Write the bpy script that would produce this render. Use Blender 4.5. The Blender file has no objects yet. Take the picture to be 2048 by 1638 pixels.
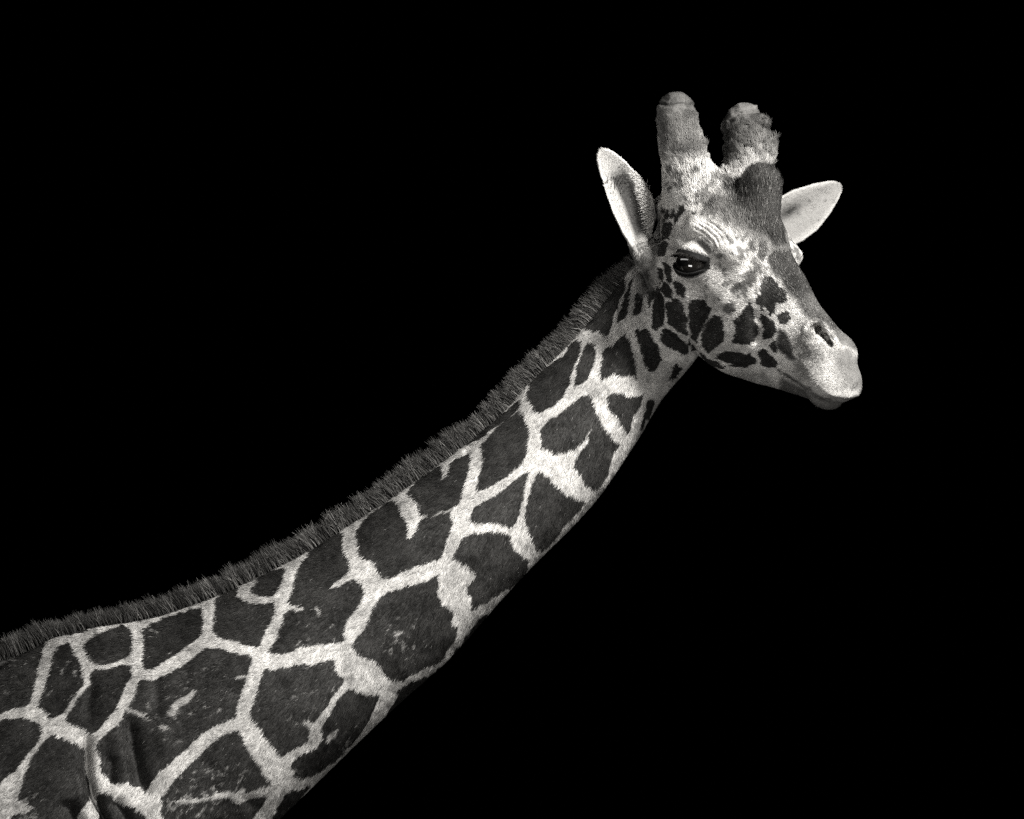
import bpy, math
import numpy as np
from mathutils import Vector, Matrix

# ------------------------------------------------------------------ camera, world, lamps, exposure
SC = bpy.context.scene
COL = SC.collection
MM = 0.001
YB = 10.0            # plane (mm) on which 1 mm of animal = 1 photo pixel
DIST = 30.0          # long lens, far away

cam_d = bpy.data.cameras.new('camera')
cam = bpy.data.objects.new('camera', cam_d)
COL.objects.link(cam)
cam.location = (0, YB * MM - DIST, 0)
cam.rotation_euler = (math.radians(90), 0, 0)
cam_d.sensor_width = 36.0
cam_d.lens = 36.0 * DIST / 2.048
cam_d.clip_start = 0.1
cam_d.clip_end = 100.0
SC.camera = cam

world = bpy.data.worlds.new('World')
SC.world = world
world.use_nodes = True
bg = world.node_tree.nodes['Background']
bg.inputs[0].default_value = (0, 0, 0, 1)
bg.inputs[1].default_value = 0.0

def area_lamp(name, loc, target, size, size_y, power, col=(1.0, 0.985, 0.955)):
    d = bpy.data.lights.new(name, 'AREA')
    d.shape = 'RECTANGLE'
    d.size = size; d.size_y = size_y
    d.energy = power
    d.color = col
    o = bpy.data.objects.new(name, d)
    COL.objects.link(o)
    o.location = loc
    o.rotation_euler = (Vector(target) - Vector(loc)).to_track_quat('-Z', 'Y').to_euler()
    return o

area_lamp('key_lamp', (1.9, -2.15, 1.9), (0.30, 0.0, 0.10), 0.34, 0.34, 285)
area_lamp('fill_lamp', (0.5, -5.8, -3.6), (0.0, 0.0, -0.1), 2.6, 1.6, 112)
area_lamp('side_softbox', (-2.5, -2.5, 1.75), (0.3, 0.0, 0.25), 5.6, 0.8, 44)  # added strip softbox: soft fill and a sky-like reflection in the eye

SC.view_settings.view_transform = 'Standard'
SC.view_settings.look = 'None'
SC.view_settings.gamma = 1.0
SC.view_settings.exposure = 0.2
SC.view_settings.use_curve_mapping = False
SC.cycles.use_denoising = False
SC.cycles.max_bounces = 4
SC.cycles.sample_clamp_direct = 4.0
SC.cycles.sample_clamp_indirect = 2.0
SC.cycles.diffuse_bounces = 2
SC.cycles.filter_width = 1.4

rng = np.random.default_rng(7)

# ------------------------------------------------------------------ side-view maps of the coat (object space, 1 mm cells)
U0, V0, MW, MH = -760, 100, 2900, 2300      # u = x + 1024, v = 819 - z (mm)

def blur(a, r):
    r = int(max(1, r))
    for _ in range(2):
        for ax in (0, 1):
            pad = [(0, 0), (0, 0)]; pad[ax] = (r + 1, r)
            c = np.cumsum(np.pad(a, pad, mode='edge'), axis=ax, dtype=np.float64)
            if ax == 0: a = (c[2*r+1:] - c[:-(2*r+1)]) / (2*r+1)
            else: a = (c[:, 2*r+1:] - c[:, :-(2*r+1)]) / (2*r+1)
    return a.astype(np.float32)

def noise_map(cell, seed, h=MH, w=MW):
    g = np.random.default_rng(seed).standard_normal((int(h / cell) + 4, int(w / cell) + 4)).astype(np.float32)
    yy = np.arange(h) / cell; xx = np.arange(w) / cell
    iy = yy.astype(int); ix = xx.astype(int)
    fy = (yy - iy); fx = (xx - ix)
    fy = (fy * fy * (3 - 2 * fy))[:, None].astype(np.float32); fx = (fx * fx * (3 - 2 * fx))[None, :].astype(np.float32)
    r0 = g[iy][:, ix] * (1 - fx) + g[iy][:, ix + 1] * fx
    r1 = g[iy + 1][:, ix] * (1 - fx) + g[iy + 1][:, ix + 1] * fx
    return (r0 * (1 - fy) + r1 * fy) * 1.3

def chaikin(p, n=1):
    p = np.asarray(p, float)
    for _ in range(n):
        q = np.roll(p, -1, axis=0)
        p = np.stack([p * 0.8 + q * 0.2, p * 0.2 + q * 0.8], 1).reshape(-1, 2)
    return p

def poly_mask(pts, smooth=1):
    p = chaikin(pts, smooth)
    x0 = int(max(0, math.floor(p[:, 0].min()) - U0)); x1 = int(min(MW, math.ceil(p[:, 0].max()) - U0 + 1))
    y0 = int(max(0, math.floor(p[:, 1].min()) - V0)); y1 = int(min(MH, math.ceil(p[:, 1].max()) - V0 + 1))
    X = (np.arange(x0, x1) + U0)[None, :]; Y = (np.arange(y0, y1) + V0)[:, None]
    m = np.zeros((y1 - y0, x1 - x0), bool)
    for (ax, ay), (bx, by) in zip(p, np.roll(p, -1, axis=0)):
        if ay == by: continue
        c = (ay > Y) != (by > Y)
        xi = (bx - ax) * (Y - ay) / (by - ay) + ax
        m ^= c & (X < xi)
    return slice(y0, y1), slice(x0, x1), m

def put(arr, pts, val, smooth=1, soft=0, amount=1.0):
    sy, sx, m = poly_mask(pts, smooth)
    if soft:
        e = 3 * soft
        y0, y1 = max(0, sy.start - e), min(MH, sy.stop + e); x0, x1 = max(0, sx.start - e), min(MW, sx.stop + e)
        f = np.zeros((y1 - y0, x1 - x0), np.float32)
        f[sy.start - y0:sy.start - y0 + m.shape[0], sx.start - x0:sx.start - x0 + m.shape[1]] = m
        f = blur(f, soft) * amount
        arr[y0:y1, x0:x1] = arr[y0:y1, x0:x1] * (1 - f) + val * f
    else:
        f = m * amount
        arr[sy, sx] = arr[sy, sx] * (1 - f) + val * f

def seg_dist(pts, pad):
    p = np.asarray(pts, float)
    x0 = int(max(0, p[:, 0].min() - pad - U0)); x1 = int(min(MW, p[:, 0].max() + pad - U0 + 1))
    y0 = int(max(0, p[:, 1].min() - pad - V0)); y1 = int(min(MH, p[:, 1].max() + pad - V0 + 1))
    X = (np.arange(x0, x1) + U0)[None, :]; Y = (np.arange(y0, y1) + V0)[:, None]
    best = np.full((y1 - y0, x1 - x0), 1e9); tt = np.zeros_like(best)
    n = len(p) - 1
    for i in range(n):
        ax, ay = p[i]; dx, dy = p[i + 1] - p[i]
        t = np.clip(((X - ax) * dx + (Y - ay) * dy) / (dx * dx + dy * dy + 1e-9), 0, 1)
        d = np.hypot(X - ax - t * dx, Y - ay - t * dy)
        k = d < best
        best = np.where(k, d, best); tt = np.where(k, (i + t) / n, tt)
    return slice(y0, y1), slice(x0, x1), best, tt

def stroke(arr, pts, w0, w1, val, amount=1.0, soft=1.0):
    sy, sx, d, t = seg_dist(pts, max(w0, w1) + 4)
    w = w0 + (w1 - w0) * t
    f = np.clip((w - d) / soft + 0.5, 0, 1) * amount
    arr[sy, sx] = arr[sy, sx] * (1 - f) + val * f

def look(arr, x, z):
    fx = np.clip(x + 1024 - U0, 0, MW - 1.01); fy = np.clip(819 - z - V0, 0, MH - 1.01)
    ix = fx.astype(np.int32); iy = fy.astype(np.int32)
    tx = (fx - ix).astype(np.float32); ty = (fy - iy).astype(np.float32)
    return (arr[iy, ix] * (1 - tx) + arr[iy, ix + 1] * tx) * (1 - ty) + (arr[iy + 1, ix] * (1 - tx) + arr[iy + 1, ix + 1] * tx) * ty

# ------------------------------------------------------------------ the giraffe's form as a distance field (mm)
def smin(a, b, k):
    h = np.clip(0.5 + 0.5 * (b - a) / k, 0, 1)
    return b * (1 - h) + a * h - k * h * (1 - h)

def smax(a, b, k): return -smin(-a, -b, k)

YAW, PITCH = math.radians(47), math.radians(32)
HO = np.array([1480 - 1024, 0.0, 819 - 527])
Fv = np.array([math.cos(PITCH) * math.cos(YAW), -math.cos(PITCH) * math.sin(YAW), -math.sin(PITCH)])
Uv = np.array([math.sin(PITCH) * math.cos(YAW), -math.sin(PITCH) * math.sin(YAW), math.cos(PITCH)])
Lv = np.array([math.sin(YAW), math.cos(YAW), 0.0])
def to_head(P):
    q = P - HO
    return q @ Fv, q @ Lv, q @ Uv
def from_head(a, b, c):
    return HO + a * Fv + b * Lv + c * Uv
def solve(u, v, b):
    """head coordinates of the point with lateral offset b that is seen at side-view (u, v)"""
    r = np.array([u - 1024 - HO[0] - b * Lv[0], 819 - v - HO[2] - b * Lv[2]])
    M = np.array([[Fv[0], Uv[0]], [Fv[2], Uv[2]]])
    a, c = np.linalg.solve(M, r)
    return a, b, c

# neck: pairs of crest / throat points
NECK = np.array([
    (1345, 420, 1460, 620), (1262, 533, 1385, 730), (1215, 592, 1330, 788), (1172, 645, 1285, 864),
    (1122, 702, 1238, 936), (1058, 760, 1195, 998), (1000, 832, 1140, 1058), (900, 912, 1065, 1130),
    (800, 985, 985, 1217), (700, 1050, 900, 1318), (590, 1120, 800, 1402), (430, 1197, 692, 1506),
    (290, 1243, 600, 1596), (140, 1262, 480, 1712), (0, 1322, 380, 1860), (-180, 1400, 250, 2010),
    (-420, 1480, 50, 2160), (-640, 1540, -200, 2260)], float)
NW = np.array([66, 74, 76, 78, 82, 88, 94, 102, 112, 122, 134, 160, 185, 212, 240, 265, 290, 300], float)
NY = np.array([148, 172, 188, 192, 186, 174, 158, 138, 120, 103, 86, 58, 50, 46, 42, 40, 40, 40], float)
def resample(a, n, sm):
    t = np.linspace(0, len(a) - 1, n)
    r = np.stack([np.interp(t, np.arange(len(a)), a[:, i]) for i in range(a.shape[1])], 1)
    k = np.hanning(sm + 2)[1:-1]; k /= k.sum(); h = sm // 2
    out = np.empty_like(r)
    for i in range(r.shape[1]):
        pad = np.concatenate([2 * r[0, i] - r[h:0:-1, i], r[:, i], 2 * r[-1, i] - r[-2:-h - 2:-1, i]])
        out[:, i] = np.convolve(pad, k, 'valid')
    return out
NS = 341
nk = resample(np.column_stack([NECK, NW, NY]), NS, 29)
TOPX, TOPZ, BOTX, BOTZ = nk[:, 0] - 1024, 819 - nk[:, 1], nk[:, 2] - 1024, 819 - nk[:, 3]
CX, CZ = (TOPX + BOTX) / 2, (TOPZ + BOTZ) / 2
HALF = np.hypot(TOPX - BOTX, TOPZ - BOTZ) / 2
# raster of (station, t) over the side plane
GS = 6.0
gx = np.arange(U0 - 1024 - 200, U0 - 1024 + MW + 1, GS); gz = np.arange(819 - V0 - MH, 819 - V0 + 100, GS)
GX, GZ = np.meshgrid(gx, gz)
def neck_st():
    px, pz = GX.ravel(), GZ.ravel()
    best = np.full(px.shape, 1e18); S = np.zeros(px.shape)
    prev = None
    for i in range(NS):
        dx, dz = TOPX[i] - BOTX[i], TOPZ[i] - BOTZ[i]
        L = math.hypot(dx, dz)
        g = ((px - CX[i]) * dz - (pz - CZ[i]) * dx) / L          # >0 : on the head side of station i
        if prev is None:
            S[g > 0] = -g[g > 0] / 6.0
            done = g > 0
        else:
            m = (~done) & (g > 0) & (prev <= 0)
            S[m] = i - 1 + (-prev[m]) / (g[m] - prev[m]); done |= m
        prev = g
    m = ~done
    S[m] = NS - 1 + (-prev[m]) / 6.0
    Sc = np.clip(S, 0, NS - 1)
    ii = np.arange(NS)
    tx, tz, bx, bz = (np.interp(Sc, ii, q) for q in (TOPX, TOPZ, BOTX, BOTZ))
    dx, dz = tx - bx, tz - bz
    t = 2 * ((px - bx) * dx + (pz - bz) * dz) / (dx * dx + dz * dz) - 1
    return S.reshape(GX.shape).astype(np.float32), t.reshape(GX.shape).astype(np.float32)
S_MAP, T_MAP = neck_st()
def glook(arr, x, z):
    fx = np.clip((x - gx[0]) / GS, 0, len(gx) - 1.01); fy = np.clip((z - gz[0]) / GS, 0, len(gz) - 1.01)
    ix = fx.astype(np.int32); iy = fy.astype(np.int32); tx = fx - ix; ty = fy - iy
    return (arr[iy, ix] * (1 - tx) + arr[iy, ix + 1] * tx) * (1 - ty) + (arr[iy + 1, ix] * (1 - tx) + arr[iy + 1, ix + 1] * tx) * ty
def neck_coords(P):
    S = glook(S_MAP, P[:, 0], P[:, 2]); t = glook(T_MAP, P[:, 0], P[:, 2])
    return S, t
def neck_field(P):
    S, t = neck_coords(P)
    Sc = np.clip(S, 0, NS - 1); ii = np.arange(NS)
    W = np.interp(Sc, ii, nk[:, 4]); Y = np.interp(Sc, ii, nk[:, 5]); H = np.interp(Sc, ii, HALF)
    tc = np.clip(t, -1.5, 1.5)
    w = W * (1.0 - 0.20 * tc - 0.10 * tc * tc)
    r = np.sqrt(t * t + ((P[:, 1] - Y) / w) ** 2 + 1e-9)
    F = (r - 1) * (0.5 * H + 0.5 * W)
    cap = np.maximum(-S - 1, S - (NS - 1)) * 6.0
    return smax(F, cap, 30), np.clip((Y - P[:, 1]) / 45.0, 0, 1)

# head: profile table over the forward axis
def prof(pts, n=321, lo=-240.0, hi=400.0, sm=11):
    p = np.array(sorted(pts), float)
    x = np.linspace(lo, hi, n); y = np.interp(x, p[:, 0], p[:, 1])
    k = np.hanning(sm + 2)[1:-1]; k /= k.sum()
    return np.convolve(np.pad(y, sm // 2, mode='edge'), k, 'valid')
HA = np.linspace(-240, 400, 321)
def sv(u, v, b):
    a, _, c = solve(u, v, b); return (a, c)
TOP = prof([(-240, 10), (-215, 60), (-175, 104), (-140, 122), (-100, 134), (-60, 140)] +
           [sv(1553, 440, 10), sv(1572, 490, 12), sv(1602, 545, 14), sv(1640, 608, 16), sv(1668, 645, 18), sv(1680, 664, 16)] +
           [(346, 7), (370, -15), (386, -37), (398, -58)])
BOT = prof([(-240, -30), (-200, -50), (-150, -95), (-115, -140), (-75, -182), (-20, -207), (45, -212),
            (110, -196), (170, -176), (240, -146), (300, -124), (345, -106), (368, -99), (386, -84), (398, -66)])
WT = np.array([  # a, half widths at tau 0 .. 1
    (-240, 20, 30, 40, 45, 42, 35, 25), (-200, 45, 58, 70, 76, 72, 62, 50), (-140, 60, 75, 88, 98, 98, 88, 62),
    (-60, 62, 84, 97, 106, 110, 98, 70), (0, 58, 82, 98, 106, 110, 96, 58), (60, 50, 74, 94, 98, 90, 68, 42),
    (120, 42, 62, 80, 80, 68, 50, 36), (180, 36, 50, 64, 66, 57, 45, 34), (250, 34, 44, 56, 60, 55, 46, 34),
    (320, 36, 48, 60, 64, 58, 48, 35), (356, 34, 46, 56, 58, 52, 42, 30), (380, 24, 34, 44, 46, 40, 30, 20), (392, 14, 22, 32, 34, 28, 20, 12), (400, 5, 9, 14, 14, 12, 9, 5)], float)
TAU = np.array([0, .15, .35, .55, .75, .9, 1.0])
WTAB = np.stack([prof(list(zip(WT[:, 0], WT[:, i + 1])), sm=15) for i in range(7)], 1)

def capsule(P, A, B, ra, rb):
    A = np.asarray(A); B = np.asarray(B); d = B - A
    t = np.clip(((P - A) @ d) / (d @ d), 0, 1)
    return np.linalg.norm(P - A - t[:, None] * d, axis=1) - (ra + (rb - ra) * t)
def ellip(q, c, r):
    k = (q - np.asarray(c, float)) / np.asarray(r, float)
    n = np.sqrt((k * k).sum(1)) + 1e-9
    g = np.sqrt(((k / np.asarray(r, float)) ** 2).sum(1)) + 1e-9
    return n * (n - 1) / g

EYE_R = 31.0
EYE_C = (-20.0, 115.0, -9.0)      # forward, |lateral|, up
def eye_axes(sgn):
    n = np.array([0.22, sgn * 1.0, 0.04]); n /= np.linalg.norm(n)
    h = np.array([1.0, -sgn * 0.22, 0.60]); h -= n * (h @ n); h /= np.linalg.norm(h)
    return n, h, np.cross(h, n) * (1 if np.cross(h, n)[2] > 0 else -1)

HORN_N = [np.array(solve(1378, 372, -62)), np.array(solve(1364, 290, -80)), np.array(solve(1352, 222, -92))]
HORN_F = [np.array(solve(1494, 372, 62)), np.array(solve(1502, 300, 76)), np.array(solve(1490, 244, 86))]
HORN_KNOBS = (((1460, 252, 74), 13), ((1524, 238, 90), 13), ((1534, 284, 86), 16), ((1470, 302, 62), 15), ((1390, 292, -66), 15))
MED = [np.array(solve(1512, 450, 0)), np.array(solve(1521, 371, 0))]

def head_field(P, holes=True):
    a, b, c = to_head(P)
    q = np.stack([a, b, c], 1); qa = np.stack([a, np.abs(b), c], 1)
    ac = np.clip(a, -239, 399)
    T = np.interp(ac, HA, TOP); B = np.interp(ac, HA, BOT)
    tau = (c - B) / (T - B)
    ia = (ac + 240) / 2.0; i0 = np.clip(ia.astype(int), 0, 319); fa = ia - i0
    tj = np.clip(tau, 0, 1); j0 = np.clip(np.searchsorted(TAU, tj, 'right') - 1, 0, 5); fj = (tj - TAU[j0]) / (TAU[j0 + 1] - TAU[j0])
    W = (WTAB[i0, j0] * (1 - fa) + WTAB[i0 + 1, j0] * fa) * (1 - fj) + (WTAB[i0, j0 + 1] * (1 - fa) + WTAB[i0 + 1, j0 + 1] * fa) * fj
    # lower jaw is narrower than the upper lip
    mline = -100 + (a - 257) * 0.06
    low = np.clip((mline - c) / 8, 0, 1) * np.clip((a - 215) / 50, 0, 1)
    W = W * (1 - 0.20 * low)
    p = 2.35 - 0.35 * np.clip((a - 290) / 60, 0, 1)
    r = (np.abs(2 * tau - 1) ** p + np.abs(b / W) ** p + 1e-9) ** (1 / p)
    F = (r - 1) * np.minimum(W, (T - B) / 2) + np.abs(a - ac)
    # mouth groove
    gr = np.exp(-((c - mline) / 4.5) ** 2) * np.clip((a - 225) / 40, 0, 1)
    F = F + 10 * gr
    # masseter, cheek bone, brow
    F = smin(F, ellip(qa, (-25, 66, -112), (72, 44, 74)), 30)
    F = smin(F, capsule(qa, (-70, 98, 0), (70, 82, -32), 18, 12), 24)
    F = smin(F, capsule(qa, (-55, 96, 50), (50, 84, 48), 22, 16), 26)
    # muzzle: upper lip pads, nostril flare, chin
    F = smin(F, ellip(qa, (346, 25, -57), (44, 34, 34)), 20)
    F = smin(F, ellip(qa, (308, 40, -8), (36, 16, 20)), 18)
    F = smin(F, ellip(q, (342, 0, -94), (34, 34, 22)), 12)
    # horns
    for H, r0, r1, r2 in ((HORN_N, 54, 40, 38), (HORN_F, 52, 42, 39)):
        f = smin(capsule(q, H[0], H[1], r0, r1), capsule(q, H[1], H[2], r1, r2), 14)
        F = smin(F, f, 34)
    for (u_, v_, b_), r_ in HORN_KNOBS:
        F = smin(F, np.linalg.norm(q - np.array(solve(u_, v_, b_)), axis=1) - r_, 18)
    F = smin(F, capsule(q, MED[0], MED[1], 36, 35), 18)
    F = smin(F, ellip(q, np.array(solve(1470, 378, -6)), (24, 24, 22)), 14)
    # eyes: lid dome with an almond opening
    for sgn in (-1, 1):
        n, h, w = eye_axes(sgn)
        d = q - np.array([EYE_C[0], sgn * EYE_C[1], EYE_C[2]])
        dome = np.linalg.norm(d, axis=1) - (EYE_R + 4.0)
        x = d @ h; y = d @ w; z = d @ n
        # lid folds round the opening
        up = 22.5 * (1 - np.clip(np.abs(x + 2) / 43, 0, 1) ** 2) - 1.0 - 0.05 * x
        dn = -22.0 * (1 - np.clip(np.abs(x - 1) / 45, 0, 1) ** 2) - 1.0 - 0.14 * x
        e = np.maximum(y - up, dn - y)
        rim = np.sqrt(e * e + (np.linalg.norm(d, axis=1) - EYE_R - 2.6) ** 2) - 2.5
        F = smin(F, dome, 16)
        hole = np.maximum(np.maximum(e, np.abs(x) - 44), -z)
        F = smax(F, -hole, 3)
        F = smin(F, np.where(z > 0, rim, 60), 3.5)
    # nostrils
    if not holes: return F
    for sgn in (-1, 1):
        A, Bp = NOSE_A * (1, -sgn, 1), NOSE_B * (1, -sgn, 1)
        A[1] = sgn * abs(NOSE_A[1]); Bp[1] = sgn * abs(NOSE_B[1])
        if sgn > 0: A = A + (0, 12, -14); Bp = Bp + (-8, 12, -14)
        s = capsule(q, A, Bp, 12.5, 9)
        F = F - (3.8 if sgn < 0 else 1.0) * np.exp(-((s - 9) / 6.0) ** 2)
        inn = np.array([1, 0.35, 1])
        s2 = smin(s, smin(capsule(q, A, A * inn + (-6, 0, -4), 11, 9), capsule(q, (A + Bp) / 2, (A + Bp) / 2 * inn + (-6, 0, -4), 11, 9), 6), 4)
        F = smax(F, -s2, 3)
    return F
def hit(u, v, inset):
    y = np.arange(-420.0, 200.0, 1.0)
    P = np.stack([np.full(len(y), u - 1024.0), y, np.full(len(y), 819.0 - v)], 1)
    i = np.argmax(head_field(P, False) < -inset)
    return np.array([q[0] for q in to_head(P[i:i + 1])])
NOSE_A = hit(1627, 661, 3); NOSE_B = hit(1653, 690, 3)

# ears: curled leaf, closed outer shell
def ear_frame(base, tip, face):
    base = np.array([base[0] - 1024, base[2], 819 - base[1]], float); tip = np.array([tip[0] - 1024, tip[2], 819 - tip[1]], float)
    e1 = tip - base; L = np.linalg.norm(e1); e1 /= L
    e3 = np.array(face, float); e3 -= e1 * (e3 @ e1); e3 /= np.linalg.norm(e3)
    e2 = np.cross(e1, e3)
    return base, L, e1, e2, e3
EAR_N = ear_frame((1290, 505, 78), (1203, 299, 20), (0.30, -1.0, 0.05))
EAR_F = ear_frame((1488, 490, 168), (1685, 367, 178), (0.15, -1.0, 0.05))
EARW = np.array([(0, .30), (.08, .50), (.25, .84), (.45, 1.0), (.62, .94), (.80, .68), (.92, .42), (.97, .27), (1.0, .06)])
def ear_coords(P, E):
    base, L, e1, e2, e3 = E
    d = P - base
    return (d @ e1) / L, d @ e2, d @ e3
def ear_field(P, E, wid, bend, depth, th):
    x, y, z = ear_coords(P, E); L = E[1]
    xc = np.clip(x, 0, 1)
    w = np.interp(xc, EARW[:, 0], EARW[:, 1]) * wid
    y = y - bend * np.sin(np.pi * xc) * (1 - 0.2 * xc)
    k = np.clip(np.abs(y) / (wid), 0, 1.4)
    dz = z - depth * (k * k * 1.25 - 0.35) * np.sqrt(np.clip(1 - xc * 0.75, 0, 1)) + 26 * xc * (1 - xc) * 0.6
    sl = depth * 2.5 * k / wid * np.sqrt(np.clip(1 - xc * 0.75, 0, 1))
    shell = np.abs(dz) / np.sqrt(1 + sl * sl) - (th * (1.25 - 0.35 * xc))
    edge = np.maximum(np.abs(y) - w, np.maximum(-x * L, (x - 1) * L))
    return smax(shell, edge, 5)

def field(P):
    N, near = neck_field(P)
    F = np.full(len(P), 1e3)
    hm = (P[:, 0] > 130) & (P[:, 2] > -40)
    if hm.any():
        Q = P[hm]
        h = head_field(Q)
        en = ear_field(Q, EAR_N, 47, 12, 27, 4.6)
        ef = ear_field(Q, EAR_F, 50, 6, 18, 4.6)
        h = smin(h, en, 12); h = smin(h, ef, 12)
        # ear roots
        h = smin(h, capsule(Q, EAR_N[0] + EAR_N[2] * 25 + np.array([0, 18, 0]), EAR_N[0] + np.array([28, 10, -25]), 25, 36), 16)
        h = smin(h, capsule(Q, EAR_F[0] + EAR_F[2] * 20 + np.array([0, 18, 0]), EAR_F[0] + np.array([-40, 0, -15]), 24, 32), 16)
        F[hm] = h
        ah = to_head(Q)[0]
        N[hm] = smin(N[hm], h, 9 + 26 * np.clip((-120 - ah) / 70, 0, 1))
    return N - look(DISP, P[:, 0], P[:, 2]) * near

# ------------------------------------------------------------------ skin relief (folds, creases, hollows)
DISP = np.zeros((MH, MW), np.float32)
def groove(pts, depth, width, taper=True):
    sy, sx, d, t = seg_dist(pts, width * 3 + 2)
    k = np.clip(np.minimum(t, 1 - t) * 5, 0, 1) if taper else 1.0
    DISP[sy, sx] -= (depth * k * np.exp(-(d / width) ** 2)).astype(np.float32)
def dent(u, v, r, depth):
    groove([(u - 1, v), (u + 1, v)], depth, r, False)
# shoulder folds
groove([(186, 1462), (178, 1495), (180, 1545), (192, 1592), (216, 1640), (245, 1690), (270, 1750)], 34, 11)
groove([(262, 1425), (268, 1480), (280, 1540), (300, 1600)], 20, 17)
groove([(316, 1352), (319, 1395), (318, 1430)], 8, 12)
groove([(190, 1350), (184, 1400), (180, 1452)], 10, 14)
groove([(290, 1300), (300, 1380), (330, 1480), (360, 1560)], -6, 26)
groove([(228, 1500), (226, 1545), (232, 1575)], 13, 15)
groove([(140, 1590), (150, 1630), (170, 1680)], 22, 20)
groove([(-40, 1352), (0, 1334), (45, 1305), (90, 1280)], 14, 5)
groove([(232, 1590), (250, 1620), (275, 1660)], 16, 13)
for s_ in ((205, 1600, 16, 9), (40, 1470, 40, -5), (120, 1560, 38, -9), (240, 1470, 18, -4), (780, 1238, 20, 7), (800, 1262, 30, -4),
           (565, 1372, 16, 6), (250, 1322, 14, 4), (418, 1525, 14, 6), (436, 1572, 10, 5), (970, 858, 30, -3), (1135, 860, 14, 4),
           (838, 1098, 18, 4), (1010, 925, 24, 2), (660, 1180, 40, 3), (440, 1380, 50, -5), (640, 1430, 40, -4), (500, 1600, 14, 6)):
    dent(*s_)
DISP += noise_map(90, 11) * 1.2 + noise_map(28, 12) * 0.25
# windpipe line and neck muscle
groove([(1290, 720), (1225, 830), (1150, 930), (1060, 1030), (960, 1150), (860, 1270), (740, 1370), (640, 1470)], 5, 26)
groove([(1230, 640), (1130, 780), (1010, 900), (880, 1000), (740, 1100), (560, 1220)], -5, 40)
# throat folds
for i in range(6):
    o = i * 8.5
    groove([(1317 + o * 0.55, 775 - o * 1.15), (1335 + o * 0.6, 770 - o * 1.1), (1352 + o * 0.45, 768 - o * 0.95), (1366 + o * 0.3, 762 - o * 0.8)], 4.0, 2.8)
# folds below the near ear
for i in range(7):
    o = i / 6
    groove([(1272 + 40 * o, 492 - 8 * o), (1284 + 36 * o, 505 - 22 * o), (1300 + 22 * o, 480 - 40 * o), (1306 + 22 * o, 440 - 20 * o)], 2.6, 2.6)
groove([(1268, 520), (1290, 545), (1304, 580), (1306, 625), (1306, 660)], 9, 7)
# brow wrinkles
for i, (x, y) in enumerate(((1383, 455), (1388, 447), (1397, 443), (1407, 441))):
    groove([(x, y), (x + 22, y + 12), (x + 42, y + 30), (x + 52, y + 52)], 3.2, 2.2)
groove([(1372, 478), (1400, 472), (1422, 490), (1432, 512)], 3.0, 4)
for i in range(4):
    groove([(1345 + i * 4, 556 + i * 7), (1368 + i * 2, 572 + i * 6), (1400, 580 + i * 5), (1420, 572 + i * 6)], 1.5, 2.2)
# hollow between cheek and muzzle
groove([(1515, 620), (1512, 660), (1520, 700)], 9, 17)
groove([(1375, 640), (1380, 680), (1398, 712)], 4, 5)
# wrinkled horn skin
hz = (noise_map(9, 21) * 1.3)
sy, sx, hm_ = poly_mask([(1300, 175), (1400, 175), (1420, 330), (1330, 340)], 0)
DISP[sy, sx] += hz[sy, sx] * hm_ * 0.45
groove([(1304, 205), (1335, 212), (1365, 209), (1400, 214)], 3.5, 3.0)
groove([(1452, 240), (1480, 226), (1525, 224), (1545, 232)], 3.0, 3.0)
sy, sx, hm_ = poly_mask([(1435, 195), (1560, 195), (1560, 335), (1450, 340)], 0)
DISP[sy, sx] += hz[sy, sx] * hm_ * 1.0

# ------------------------------------------------------------------ sparse surface nets
def axis(spans):
    out = []
    for lo, hi, st in spans:
        n = max(1, int(round((hi - lo) / st)))
        out.append(lo + (hi - lo) * np.arange(n) / n)
    a = np.concatenate(out + [[spans[-1][1]]])
    extra = (-(len(a) - 1)) % 8
    return np.concatenate([a, a[-1] + spans[-1][2] * np.arange(1, extra + 1)])
AX = axis([(-1780, -1060, 9), (-1060, 130, 4.4), (130, 735, 2.3)])
AY = axis([(-330, -290, 4), (-290, 130, 2.6), (130, 420, 4)])
AZ = axis([(-1520, -860, 9), (-860, -20, 4.4), (-20, 665, 2.3)])

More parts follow.
